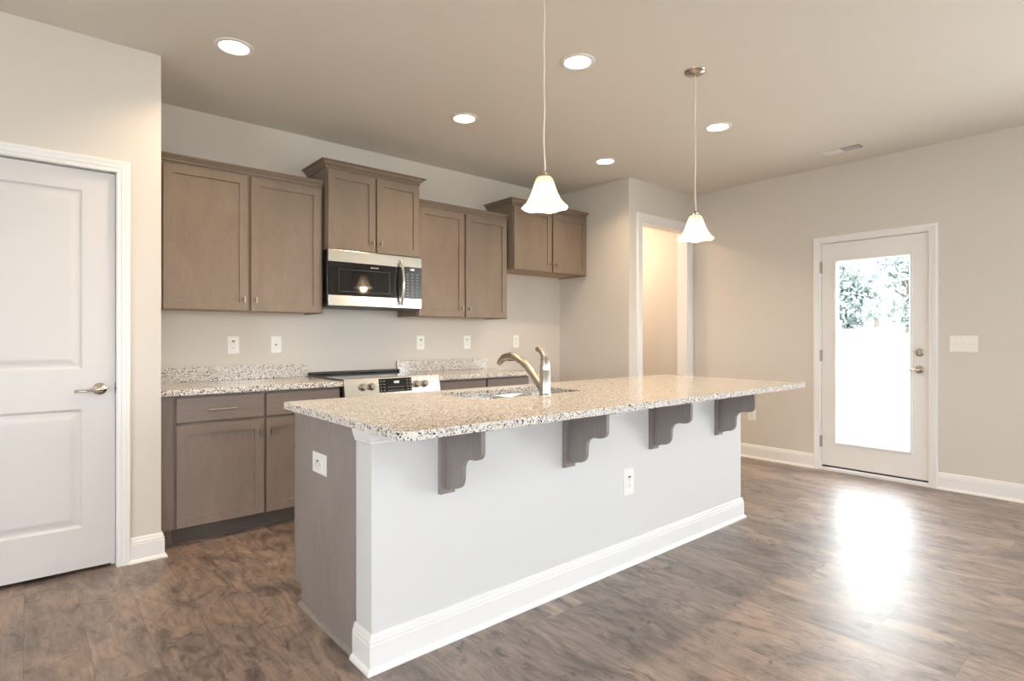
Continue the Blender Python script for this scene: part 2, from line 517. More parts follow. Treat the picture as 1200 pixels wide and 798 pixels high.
def lever(parent, x, z, y, direction, r=0.031, length=0.105):
    """lever handle on a door face at y looking to -y"""
    h = MB()
    h.lathe([(0.0, 0.0), (r, 0.0), (r, -0.004), (r*0.93, -0.009), (r*0.55, -0.013), (0.012, -0.015), (0.0105, -0.045), (0.0, -0.046)], 28, (x, y, z), 'y')
    L = length*direction
    pts = [(x-0.012*direction, y-0.046, z), (x, y-0.048, z), (x+0.2*L, y-0.050, z-0.001), (x+0.5*L, y-0.050, z-0.004), (x+0.8*L, y-0.047, z-0.006), (x+L, y-0.043, z-0.006)]
    h.tube(pts, [(0.009, 0.009), (0.0145, 0.012), (0.0125, 0.009), (0.011, 0.008), (0.0115, 0.008), (0.009, 0.007)], 14)
    return h.build('lever_handle', M['chrome'], parent, smooth=True)

def panel_door_slab(W_, H_, t, panels, parent, name='slab'):
    """moulded two panel door, front at y=0 looking to -y"""
    b = MB()
    xs0, xs1 = panels[0][0], panels[0][1]
    b.box(0, xs0, 0, t, 0, H_).box(xs1, W_, 0, t, 0, H_)
    zz = 0
    for (x0, x1, z0, z1) in sorted(panels, key=lambda p: p[2]):
        b.box(x0, x1, 0, t, zz, z0); zz = z1
        b.rings(x0, x1, z0, z1, [(0, 0), (0.004, 0.0005), (0.012, 0.008), (0.018, 0.010), (0.030, 0.009), (0.052, 0.0025), (0.056, 0.002)])
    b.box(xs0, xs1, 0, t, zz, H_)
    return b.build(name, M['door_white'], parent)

# door_1: pantry
d1 = sempty('door_1', (PX0+0.006, YP+0.018, 0.020))
DW = PX1-PX0-0.012
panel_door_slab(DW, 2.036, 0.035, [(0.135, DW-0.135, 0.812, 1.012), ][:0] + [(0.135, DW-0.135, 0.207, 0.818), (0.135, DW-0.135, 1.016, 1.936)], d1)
lever(d1, DW-0.066, 0.914, 0.0, -1)
MB().lathe([(0.0, 0), (0.0095, 0), (0.0095, -0.006), (0.0, -0.006)], 20, (DW+0.006, -0.012, 0.914), 'y').box(DW-0.001, DW+0.005, -0.006, 0.01, 0.885, 0.945).build('strike_plate', M['dark_metal'], d1)
# jamb / stop behind the slab and the dark pantry behind it
j = MB().box(PX0, PX0+0.004, YP, YP+0.115, 0, PZ).box(PX1-0.004, PX1, YP, YP+0.115, 0, PZ).box(PX0, PX1, YP, YP+0.115, PZ-0.004, PZ)
j.box(PX0, PX0+0.02, YP+0.055, YP+0.09, 0, PZ).box(PX1-0.02, PX1, YP+0.055, YP+0.09, 0, PZ).box(PX0, PX1, YP+0.055, YP+0.09, PZ-0.02, PZ)
struct(j.build('trim_5', M['white']))

# door_2: outside door with a full glass light, hinges on the left, local x runs to world -y
d2 = sempty('door_2', (XR-0.004+0.012, DY1-0.006, 0.046), -PI/2)
DW2, DH2 = DY1-DY0-0.012, 2.0
gx0, gx1, gz0, gz1 = 0.105, 0.694, 0.200, 1.850     # light frame outer
b = MB().box(0, gx0, 0, 0.045, 0, DH2).box(gx1, DW2, 0, 0.045, 0, DH2).box(gx0, gx1, 0, 0.045, 0, gz0).box(gx0, gx1, 0, 0.045, gz1, DH2)
b.build('slab', M['door_outside'], d2)
b = MB().rings(gx0-0.002, gx1+0.002, gz0-0.002, gz1+0.002, [(0, 0.0), (0.0, -0.009), (0.006, -0.012), (0.017, -0.010), (0.024, 0.002), (0.024, 0.043), (0.006, 0.055), (0.0, 0.045)], close=False)
b.build('glazing_bead', M['white'], d2)
MB().box(gx0+0.018, gx1-0.018, 0.018, 0.024, gz0+0.018, gz1-0.018).build('pane', M['pane'], d2)
lever(d2, DW2-0.060, 0.893, 0.0, -1, 0.032, 0.10)
h = MB().lathe([(0, 0), (0.032, 0), (0.032, -0.006), (0.027, -0.012), (0.018, -0.014), (0.018, -0.018), (0, -0.018)], 28, (DW2-0.060, 0, 1.032), 'y')
h.box(DW2-0.064, DW2-0.056, -0.030, -0.016, 1.018, 1.046)
h.build('deadbolt', M['nickel'], d2, smooth=True)
for z in (0.213, 0.990, 1.787):
    h = MB().tube([(-0.005, -0.016, z-0.052), (-0.005, -0.016, z+0.052)], 0.0085, 12)
    h.box(-0.0055, 0.004, -0.016, 0.002, z-0.05, z+0.05)
    h.build('hinge', M['pull'], d2, smooth=True)
MB().box(DW2+0.002, DW2+0.007, -0.004, 0.012, 0.865, 0.925).build('strike_plate', M['dark_metal'], d2)
MB().box(0.004, DW2-0.004, 0.004, 0.041, -0.016, 0.0).build('door_sweep', M['black'], d2)
# frame of the outside door
j = MB()
for y0, y1, z0, z1 in ((DY0, DY0+0.003, 0, DZ), (DY1-0.003, DY1, 0, DZ), (DY0, DY1, DZ-0.003, DZ)):
    j.box(XR, XR+T, y0, y1, z0, z1)
for y0, y1, z0, z1 in ((DY0, DY0+0.022, 0, DZ), (DY1-0.022, DY1, 0, DZ), (DY0, DY1, DZ-0.022, DZ)):
    j.box(XR+0.056, XR+T, y0, y1, z0, z1)
struct(j.build('trim_6', M['white']))
struct(MB().box(XR-0.026, XR+T+0.05, DY0-0.004, DY1+0.004, 0, 0.024).build('trim_7', M['white'], bevel=0.004))

# ------------------------------------------------------------------ cabinets
def shaker(b, x0, x1, z0, z1, y=0.0, t=0.019, fr=0.054):
    b.rings(x0, x1, z0, z1, [(0.0, t), (0.0, 0.0022), (0.0018, 0.0), (fr, 0.0), (fr+0.0015, 0.0095), (fr+0.004, 0.0095)], y)
    return b
def slabfront(b, x0, x1, z0, z1, y=0.0, t=0.019):
    b.rings(x0, x1, z0, z1, [(0.0, t), (0.0, 0.003), (0.003, 0.0)], y)
    return b
def tbar(parent, x, z, y=0.0, L=0.040):
    h = MB().tube([(x, y+0.002, z), (x, y-0.022, z)], [0.0042, 0.0042], 10)
    h.box(x-0.0048, x+0.0048, y-0.030, y-0.022, z-L/2, z+L/2)
    return h.build('handle', M['pull'], parent)
def barpull(parent, x, z, y=0.0, L=0.158):
    h = MB()
    for s_ in (-1, 1):
        h.tube([(x+s_*L*0.36, y+0.002, z), (x+s_*L*0.36, y-0.026, z)], 0.0042, 10)
    h.tube([(x-L/2, y-0.028, z), (x+L/2, y-0.028, z)], 0.0052, 12)
    return h.build('pull', M['pull'], parent, smooth=True)

CROWN_BIG = [(0, 0), (0.010, 0), (0.010, 0.009), (0.005, 0.011), (0.011, 0.017), (0.019, 0.022), (0.026, 0.029), (0.030, 0.036), (0.030, 0.039), (0.040, 0.041), (0.047, 0.044), (0.047, 0.052), (0, 0.052)]
CROWN_SMALL = [(0, 0), (0.011, 0), (0.011, 0.011), (0.004, 0.013), (0.009, 0.019), (0.014, 0.026), (0.014, 0.030), (0.023, 0.032), (0.023, 0.044), (0, 0.044)]

def wall_cabinet(label, x0, x1, depth, z0, z1, split, crown, left_ret, right_ret, xl_door=None, xr_door=None, group='taupe wall cabinets'):
    """doors face -y; thing origin at the left rear bottom corner on the wall; depth includes the door"""
    r = thing('wall_cabinet', label, 'cabinet', (x0, YK, z0), 0, group)
    W_ = x1-x0; H_ = z1-z0; D = depth
    yb = -(D-0.021)
    b = MB().box(0, W_, yb, -0.002, 0.012, H_)
    b.box(0, 0.018, yb, -0.002, 0, 0.012).box(W_-0.018, W_, yb, -0.002, 0, 0.012).box(0.018, W_-0.018, yb, yb+0.02, 0, 0.012)
    b.build('body', M['stain'], r, bevel=0.001)
    MB().box(0.019, W_-0.019, yb+0.021, -0.004, 0.0085, 0.0119).build('underside', M['maple_raw'], r)
    a0 = 0.006 if xl_door is None else xl_door-x0
    a1 = W_-0.006 if xr_door is None else xr_door-x0
    sL, sR = split[0]-x0, split[1]-x0
    for k, (p, q) in enumerate(((a0, sL), (sR, a1))):
        d = shaker(MB(), p, q, 0.004, H_-0.022, -D).build('door', M['stain'], r)
        tbar(d, (q-0.028) if k == 0 else (p+0.028), 0.077, -D)
    # crown moulding: runs left return, front, right return
    path = []
    ztop = H_-0.004
    if left_ret: path.append((0, -0.002, ztop))
    path += [(0, yb, ztop), (W_, yb, ztop)]
    if right_ret: path.append((W_, -0.002, ztop))
    MB().sweep(path, crown, (0, 0, 1)).build('crown_moulding', M['stain_h'], r)
    return r

UD = 0.335
wall_cabinet('double door taupe wall cabinet at the far left, next to the pantry wall', 0.612, 1.628, UD, 1.372, 2.289, (1.1165, 1.1345), CROWN_SMALL, False, False, 0.630, 1.609)
wall_cabinet('raised short taupe wall cabinet mounted directly above the microwave', 1.638, 2.405, UD+0.045, 1.838, 2.430, (2.016, 2.026), CROWN_BIG, True, True)
wall_cabinet('double door taupe wall cabinet between the microwave and the fridge space', 2.415, 3.375, UD, 1.372, 2.289, (2.876, 2.895), CROWN_SMALL, False, False, 2.424, 3.357)
wall_cabinet('short raised taupe wall cabinet over the empty fridge space by the corner', 3.390, 4.384, UD+0.06, 1.829, 2.430, (3.876, 3.900), CROWN_BIG, True, False)
# narrow filler between pantry return and first wall cabinet
f = MB().box(XP+0.001, 0.611, YK-UD+0.020, YK-0.004, 1.372, 2.289).build('filler_strip', M['stain'])
tag(f, 'narrow taupe filler strip between the pantry wall and first wall cabinet', 'filler')

# base cabinets
BH, BT = 0.868, 0.100
YF = 3.711           # box front; door front 21 mm before it
def base_cabinet(label, x0, x1, fronts, bm_='stain_base', y0=YK-0.003, loc_y=None, group='base cabinets along the kitchen wall'):
    """fronts: list of (xa, xb, handle_side) ; drawer over door"""
    r = thing('base_cabinet', label, 'cabinet', (x0, YF, 0), 0, group)
    W_ = x1-x0
    D = y0-YF
    b = MB().box(0, W_, 0, D, BT, BH)
    b.box(0, W_, 0.075, D, 0.0, BT)
    b.build('body', M[bm_], r, bevel=0.001)
    for xa, xb, hs in fronts:
        xa -= x0; xb -= x0
        d = slabfront(MB(), xa, xb, 0.708, 0.852, -0.021).build('drawer', M['stain_base_h'], r)
        barpull(d, (xa+xb)/2, 0.776, -0.021)
        d = shaker(MB(), xa, xb, 0.106, 0.692, -0.021, fr=0.055).build('door', M[bm_], r)
        tbar(d, xb-0.026 if hs > 0 else xa+0.026, 0.611, -0.021, 0.055)
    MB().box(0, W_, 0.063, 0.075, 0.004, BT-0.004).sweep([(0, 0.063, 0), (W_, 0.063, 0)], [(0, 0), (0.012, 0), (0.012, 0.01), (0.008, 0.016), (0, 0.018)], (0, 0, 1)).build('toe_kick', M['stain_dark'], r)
    return r
base_cabinet('grey taupe base cabinet with one drawer and one door beside the pantry wall', 0.640, 1.133, [(0.648, 1.128, 1)])
base_cabinet('grey taupe base cabinet with drawer and door just left of the range', 1.134, 1.630, [(1.142, 1.622, -1)])
base_cabinet('grey taupe base cabinet just right of the range, behind the sink', 2.412, 2.895, [(2.420, 2.887, 1)])
base_cabinet('grey taupe base cabinet farthest right, at the end of the back worktop', 2.896, 3.372, [(2.904, 3.366, -1)])
f = MB().box(XP+0.001, 0.639, YF, YF+0.02, BT, BH).box(XP+0.001, 0.639, YF+0.063, YF+0.08, 0.0, BT).box(XP+0.02, 0.639, YF+0.02, YF+0.08, BT, BT+0.02).build('filler_strip', M['stain_base'])
tag(f, 'grey taupe filler strip between the pantry wall and first base cabinet', 'filler')

def slab_outline(x0, x1, y0, y1, r=(0, 0, 0, 0), n=6):
    """corner radii order: (x0,y0) (x1,y0) (x1,y1) (x0,y1)"""
    out = []
    for (cx, cy, sx, sy, a0), rr in zip(((x0, y0, 1, 1, PI), (x1, y0, -1, 1, 1.5*PI), (x1, y1, -1, -1, 0), (x0, y1, 1, -1, 0.5*PI)), r):
        if rr <= 0: out.append((cx, cy)); continue
        for k in range(n+1):
            a = a0 + 0.5*PI*k/n
            out.append((cx+sx*rr+rr*math.cos(a), cy+sy*rr+rr*math.sin(a)))
    return out
def holed_slab(outer, holes, z0, z1):
    b = MB()
    eds = []
    for loop in [outer]+holes:
        vs = [b.bm.verts.new((x, y, z1)) for x, y in loop]
        for i in range(len(vs)):
            eds.append(b.bm.edges.new((vs[i], vs[(i+1) % len(vs)])))
    bmesh.ops.triangle_fill(b.bm, use_beauty=True, use_dissolve=False, edges=eds)
    g = bmesh.ops.extrude_face_region(b.bm, geom=list(b.bm.faces))
    for v in g['geom']:
        if isinstance(v, bmesh.types.BMVert): v.co.z = z0
    return b

CT = 0.902
o = MB().prism(slab_outline(XP+0.001, 1.633, 3.662, YK-0.003), 'z', BH, CT).build('worktop', M['granite'], bevel=0.003)
tag(o, 'speckled granite worktop slab on the base cabinets left of the range', 'worktop', 'back worktops')
o = MB().prism(slab_outline(2.410, 3.400, 3.662, YK-0.003), 'z', BH, CT).build('worktop', M['granite'], bevel=0.003)
tag(o, 'speckled granite worktop slab on the base cabinets right of the range', 'worktop', 'back worktops')
o = MB().box(XP+0.001, 1.622, YK-0.023, YK-0.002, CT, 1.0).build('backsplash', M['granite'], bevel=0.002)
tag(o, 'low granite backsplash strip behind the worktop left of the range', 'backsplash', 'granite backsplash strips')
o = MB().box(2.396, 3.372, YK-0.023, YK-0.002, CT, 1.0).build('backsplash', M['granite'], bevel=0.002)
tag(o, 'low granite backsplash strip behind the worktop right of the range', 'backsplash', 'granite backsplash strips')

# ------------------------------------------------------------------ range
def led_digit(b, x, z, h, y, segs):
    w_ = h*0.5; t = h*0.14
    S_ = {'a': (0, w_, h-t, h), 'g': (0, w_, h/2-t/2, h/2+t/2), 'd': (0, w_, 0, t), 'f': (0, t, h/2, h), 'e': (0, t, 0, h/2), 'b': (w_-t, w_, h/2, h), 'c': (w_-t, w_, 0, h/2)}
    for s_ in segs:
        x0, x1, z0, z1 = S_[s_]
        b.box(x+x0, x+x1, y-0.0005, y+0.0005, z+z0, z+z1)

RX0, RX1 = 1.640, 2.400
r = thing('range', 'stainless slide in electric range with black glass cooktop and front knobs', 'stove', (RX0, 3.68, 0))
RW = RX1-RX0
MB().box(0.0, RW, 0.0, 0.61, 0.06, 0.895).box(0.03, RW-0.03, 0.05, 0.58, 0.0, 0.06).build('body', M['black'], r, bevel=0.003)
ck = MB().box(-0.004, RW+0.004, 0.005, 0.615, 0.904, 0.914).build('cooktop', M['black_glass'], r, bevel=0.002)
for cx, cy, cr in ((0.19, 0.17, 0.10), (0.57, 0.17, 0.085), (0.19, 0.45, 0.075), (0.57, 0.45, 0.10), (0.38, 0.47, 0.05)):
    MB().lathe([(cr, 0.9141), (cr, 0.9143), (cr-0.002, 0.9143), (cr-0.002, 0.9141)], 40, (cx, cy, 0)).build('burner_ring', M['keypad'], ck)
MB().box(-0.002, RW+0.002, 0.573, 0.618, 0.914, 0.934).build('rear_vent', M['black'], r, bevel=0.006)
# sloping control panel: prism seen from the side
cp = MB().prism([(0.0, 0.918), (-0.022, 0.916), (-0.046, 0.788), (-0.030, 0.770), (0.0, 0.770)], 'x', -0.006, RW+0.004).build('control_panel', M['steel'], r, bevel=0.003)
# frame lying on the slope: local helper empty-free transform
sl = math.atan2(0.024, 0.128)
def on_slope(o):
    o.location = (0, -0.022, 0.916); o.rotation_euler = (-sl, 0, 0)
    return o
# in slope space: x along, y out (negative), z up the slope (0 at top, negative down)
for kx in (0.129, 0.194, 0.556, 0.624):
    k = MB().lathe([(0, 0.0), (0.027, 0.0), (0.027, -0.006), (0.0225, -0.008), (0.021, -0.030), (0.018, -0.034), (0, -0.034)], 28, (kx, 0, -0.062), 'y')
    k.box(kx-0.004, kx+0.004, -0.039, -0.032, -0.081, -0.043)
    on_slope(k.build('knob', M['pull'], r, smooth=True))
dp = on_slope(MB().box(0.252, 0.516, -0.0015, 0.002, -0.108, -0.010).build('display', M['black_glass'], r))
for jx in range(2):
    b = MB()
    for i in range(7):
        b.box(0.325+i*0.019, 0.333+i*0.019, -0.0022, -0.001, -0.098+jx*0.024, -0.0955+jx*0.024)
    b.build('key_marks', M['print'], dp)
for ix in (0.262, 0.288, 0.475, 0.500):
    b = MB()
    for jx in range(4):
            b.box(ix, ix+0.010, -0.0022, -0.001, -0.096+jx*0.022, -0.0935+jx*0.022)
    b.build('key_marks', M['print'], dp)
b = MB()
for i, sg in enumerate(('bc', 'abged', 'abcdef', 'abcdef')):
    led_digit(b, 0.367+i*0.0125, -0.046, 0.016, -0.002, sg)
b.build('lit_clock', M['digits'], dp)
od = MB().box(0.004, RW-0.004, -0.035, -0.002, 0.20, 0.762).build('oven_door', M['steel'], r, bevel=0.004)
MB().box(0.12, RW-0.12, -0.037, -0.033, 0.32, 0.62).build('oven_window', M['black_glass'], od)
h = MB().tube([(0.06, -0.075, 0.715), (RW-0.06, -0.075, 0.715)], 0.012, 14)
for hx in (0.09, RW-0.09): h.tube([(hx, -0.033, 0.715), (hx, -0.075, 0.715)], 0.009, 10)
h.build('handle', M['steel'], od, smooth=True)
MB().box(0.004, RW-0.004, -0.030, -0.002, 0.065, 0.192).build('storage_drawer', M['steel'], r, bevel=0.004)

# ------------------------------------------------------------------ microwave
mz0, mz1 = 1.428, 1.836
MY = 3.918
r = thing('microwave', 'stainless and black over the range microwave under the raised cabinet', 'microwave', (1.636, MY, mz0))
MW, MH = 0.772, mz1-mz0
MB().box(0.006, MW-0.006, 0.030, YK-MY-0.004, 0.012, MH).build('body', M['black'], r, bevel=0.002)
MB().box(0.0, MW, 0.040, YK-MY-0.01, -0.004, 0.011).build('bottom_grille', M['dark_metal'], r, bevel=0.002)
DX = 0.598
def c_shape(za, zb):
    return [(0.0, 0.002), (0.029, 0.002), (0.029, MH-0.002), (0.0, MH-0.002), (0.0, zb), (0.022, zb), (0.022, za), (0.0, za)]
d = MB().prism(c_shape(0.078, 0.320), 'x', 0.0, DX-0.002).build('door', M['steel'], r, bevel=0.002)
g = MB().box(0.0005, DX-0.0025, 0.002, 0.0215, 0.0785, 0.3195).build('door_glass', M['black_glass'], d)
MB().rings(0.080, 0.490, 0.106, 0.270, [(0, 0.0019), (0, 0.0012), (0.003, 0.0012), (0.003, 0.0019)], close=False).build('window_border', M['keypad'], d)
b = MB()
for i in range(6):
    b.box(0.330+i*0.011, 0.338+i*0.011, 0.0008, 0.0019, 0.292, 0.298)
b.build('maker_mark', M['print'], d)
pts = []
for k in range(13):
    u = -1+2*k/12
    pts.append((0.577+0.0*u, -0.014-0.040*(1-u*u), 0.198+u*0.172))
hd = MB().tube(pts, [(0.016, 0.011)]*13, 14)
for s_ in (-1, 1):
    hd.tube([(0.577, 0.001, 0.198+s_*0.162), (0.577, -0.020, 0.198+s_*0.160)], 0.009, 10)
hd.build('handle', M['steel_z'], d, smooth=True)
c = MB().prism(c_shape(0.080, 0.326), 'x', DX, MW).build('control_panel', M['steel'], r, bevel=0.002)
kp = MB().box(DX+0.0005, MW-0.0005, 0.001, 0.0215, 0.0805, 0.3255).build('keypad', M['keypad'], c)
dim = mat('dim_key_print', (0.22, 0.25, 0.27), 0.5)
for i in range(3):
    b = MB()
    for jz in range(8):
        x = DX+0.040+i*0.042; z = 0.098+jz*0.024
        b.box(x, x+0.016, 0.0, 0.0015, z, z+0.005)
        b.box(x+0.003, x+0.012, 0.0, 0.0015, z+0.008, z+0.0105)
    b.build('key_marks', dim, kp)
b = MB()
for i, sg in enumerate(('bc', 'abged', 'abcdef', 'abcdef')):
    led_digit(b, DX+0.066+i*0.011, 0.300, 0.014, 0.0, sg)
b.build('lit_clock', M['digits'], kp)

# ------------------------------------------------------------------ island
IX0, IX1, IY0, IYP, IYB = 0.940, 3.615, 1.868, 1.995, 2.612
isl = thing('kitchen_island', 'long kitchen island with white half wall front and grey taupe end panel', 'island', (IX0, IY0, 0))
IW = IX1-IX0
cbx = MB().box(0, IW, 0, IYP-IY0, 0, 0.874).build('half_wall', M['pony'], isl, bevel=0.003)
yb = IYB-IY0
yp = IYP-IY0
# end panel with toe notch (outline in y,z)
MB().prism([(yp, 0.0), (yb-0.075, 0.0), (yb-0.075, 0.085), (yb-0.06, 0.1), (yb, 0.1), (yb, 0.872), (yp, 0.872)], 'x', -0.004, 0.016).build('end_panel', M['stain_panel'], isl)
HX0, HX1 = 1.59-IX0, 2.41-IX0
b = MB().box(0.016, HX0, yp, yb-0.002, 0.1, 0.872).box(HX1, IW, yp, yb-0.002, 0.1, 0.872).box(0.016, IW, yp, yb-0.075, 0.0, 0.1)
b.box(HX0, HX1, yp, yp+0.02, 0.1, 0.872).box(HX0, HX1, yb-0.022, yb-0.002, 0.1, 0.872).box(HX0, HX1, yp+0.02, yb-0.022, 0.1, 0.12)
b.build('cabinet_body', M['stain_base'], isl)
MB().sweep([(-0.004, yb-0.075+0.012, 0), (-0.004, yp, 0)][::1], [(0, 0), (0.014, 0), (0.013, 0.008), (0.008, 0.016), (0, 0.019)], (0, 0, 1)).build('shoe_moulding', M['stain_panel'], isl)
# working side: doors and drawers on the far face (facing the range)
nx = 5
cw = (IW-0.02)/nx
for i in range(nx):
    xa, xb = (-0.003 if i == 0 else 0.012+i*cw+0.006), 0.012+(i+1)*cw-0.006
    for kind in ('drawer', 'door'):
        b = MB()
        if kind == 'drawer': slabfront(b, -xb, -xa, 0.708, 0.852, 0)
        else: shaker(b, -xb, -xa, 0.106, 0.692, 0)
        o = b.build(kind, M['stain_base'], isl)
        o.location = (0, yb+0.019, 0); o.rotation_euler = (0, 0, PI)
        if kind == 'drawer': barpull(o, -(xa+xb)/2, 0.78, 0.0)
        else: tbar(o, -xa-0.028, 0.61, 0.0, 0.055)
# base moulding round the half wall, cap under the top
MB().sweep([(0, yp, 0), (0, 0, 0), (IW, 0, 0), (IW, yp, 0)], BASE, (0, 0, 1)).build('baseboard', M['white'], isl)
CAP = [(0, 0), (0.004, 0), (0.006, 0.004), (0.006, 0.010), (0.010, 0.016), (0.014, 0.032), (0.017, 0.046), (0.017, 0.057), (0, 0.057)]
cxs = [x-IX0 for x in (1.256, 1.952, 2.625, 3.314)]
CG = 0.0355
segs = [[(0, yp), (0, 0), (cxs[0]-CG, 0)]] + [[(a+CG, 0), (b_-CG, 0)] for a, b_ in zip(cxs, cxs[1:])] + [[(cxs[3]+CG, 0), (IW, 0), (IW, yp)]]
for sg in segs:
    MB().sweep([(x, y, 0.815) for x, y in sg], CAP, (0, 0, 1)).build('cap_moulding', M['white'], isl)

IZ0, IZ1 = 0.874, 0.904
SX0, SX1, SY0, SY1 = 1.635, 2.365, 2.128, 2.525
hole = slab_outline(SX0, SX1, SY0, SY1, (0.05,)*4)
o = holed_slab(slab_outline(0.889, 3.875, 1.553, 2.655, (0.045, 0.03, 0.03, 0.03)), [hole], IZ0, IZ1).build('island_worktop', M['granite'], bevel=0.0035)
tag(o, 'large polished speckled granite island top with sink cut out', 'worktop')

# undermount double sink
sk = thing('sink', 'undermount stainless double bowl sink set into the island top', 'sink', ((SX0+SX1)/2, (SY0+SY1)/2, IZ0))
hw, hd_ = (SX1-SX0)/2+0.004, (SY1-SY0)/2+0.004
def bowl(b, x0, x1):
    secs = []
    for ins, z, rr in ((0.0, -0.004, 0.055), (0.004, -0.02, 0.055), (0.010, -0.16, 0.055), (0.030, -0.185, 0.05), (0.07, -0.19, 0.04)):
        secs.append([b.bm.verts.new((x, y, z)) for x, y in slab_outline(x0+ins, x1-ins, -hd_+ins, hd_-ins, (rr,)*4)])
    for a, c_ in zip(secs, secs[1:]):
        n = len(a)
        for i in range(n): b.bm.faces.new((a[i], a[(i+1) % n], c_[(i+1) % n], c_[i]))
    b.bm.faces.new(secs[-1])
for x0, x1 in ((-hw, -0.012), (0.012, hw)):
    b = MB(); bowl(b, x0, x1)
    bo = b.build('bowl', M['steel_z'], sk, smooth=True)
    MB().lathe([(0.0, -0.186), (0.030, -0.186), (0.042, -0.189), (0.045, -0.1895)], 24, ((x0+x1)/2, 0.02, 0)).build('drain', M['chrome'], bo, smooth=True)
hl = [slab_outline(-hw, -0.012, -hd_, hd_, (0.055,)*4), slab_outline(0.012, hw, -hd_, hd_, (0.055,)*4)]
holed_slab(slab_outline(-hw-0.02, hw+0.02, -hd_-0.02, hd_+0.02, (0.06,)*4), hl, -0.006, -0.0005).build('rim', M['steel_z'], sk)

# faucet: spout arcs to +y over the sink
FX, FY = 2.007, 2.078
fc = thing('faucet', 'brushed nickel kitchen faucet with arched pull out spout behind the sink', 'faucet', (FX, FY, IZ1))
MB().lathe([(0.0, 0), (0.032, 0), (0.032, 0.004), (0.0295, 0.008), (0.0285, 0.02), (0.028, 0.126), (0.0265, 0.128), (0.0265, 0.131), (0.0285, 0.133), (0.028, 0.142), (0.0, 0.142)], 32).build('body', M['nickel'], fc, smooth=True)
pts = [(0, 0.012, 0.030), (0, 0.045, 0.062), (0, 0.085, 0.102), (0, 0.13, 0.142), (0, 0.18, 0.172), (0, 0.23, 0.189), (0, 0.28, 0.193), (0, 0.325, 0.184), (0, 0.358, 0.164), (0, 0.372, 0.150)]
rad = [(0.022, 0.027), (0.0215, 0.025), (0.0205, 0.023), (0.019, 0.0205), (0.019, 0.020), (0.0195, 0.020), (0.021, 0.021), (0.0215, 0.021), (0.0185, 0.018), (0.014, 0.014)]
sp = MB().tube(pts, rad, 20).build('spout', M['nickel'], fc, smooth=True)
MB().box(-0.008, 0.008, 0.245, 0.300, 0.168, 0.176).build('spray_button', M['black'], sp, bevel=0.003)
hd2 = MB().tube([(0, 0, 0.140), (0, 0.0, 0.155), (0, 0.001, 0.176), (0, 0.006, 0.196), (0, 0.016, 0.214), (0, 0.032, 0.228), (0, 0.052, 0.236), (0, 0.068, 0.236)],
                [0.028, 0.0268, 0.0235, 0.020, (0.018, 0.015), (0.0165, 0.011), (0.0145, 0.0075), (0.010, 0.005)], 20)
hd2.build('lever', M['nickel'], fc, smooth=True)

# corbels under the overhang, on the white half wall; local -y points at the seats
def corbel_parts(r):
    MB().box(-0.035, 0.035, -0.018, 0.0, -0.286, 0.0).build('back_plate', M['corbel'], r, bevel=0.002)
    MB().box(-0.035, 0.035, -0.262, -0.018, -0.012, 0.0).build('top_plate', M['corbel'], r, bevel=0.002)
    out = [(-0.018, -0.012), (-0.245, -0.012), (-0.245, -0.090)]
    for k in range(1, 7):                       # convex nose
        a = k/6*PI/2
        out.append((-0.205-0.040*math.cos(a), -0.090-0.035*math.sin(a)))
    out += [(-0.172, -0.127)]
    for k in range(0, 7):                       # concave cove
        a = k/6*PI/2
        out.append((-0.172+0.047*math.sin(a), -0.175+0.047*math.cos(a)))
    out += [(-0.124, -0.210)]
    for k in range(1, 7):                       # lower convex
        a = k/6*PI/2
        out.append((-0.075-0.047*math.cos(a), -0.212-0.042*math.sin(a)))
    out += [(-0.060, -0.258), (-0.045, -0.264), (-0.018, -0.264)]
    MB().prism(out, 'x', -0.0105, 0.0105).build('arm', M['corbel'], r, bevel=0.003)
CLAB = ['grey brown scrolled corbel nearest the camera, at the left end of the island front',
        'grey brown scrolled corbel second from the left under the island overhang, below the faucet',
        'grey brown scrolled corbel third from the left, just right of the front island outlet',
        'grey brown scrolled corbel farthest right, at the far end of the island front']
cb = None
for i, x in enumerate((1.256, 1.952, 2.625, 3.314)):
    if cb is None:
        cb = thing('corbel', CLAB[0], 'corbel', (x, IY0-0.0006, IZ0-0.0006), 0, 'corbels under the island overhang')
        corbel_parts(cb)
    else:
        c_ = copy_tree(cb); c_.location = (x, IY0-0.0006, IZ0-0.0006); c_['label'] = CLAB[i]

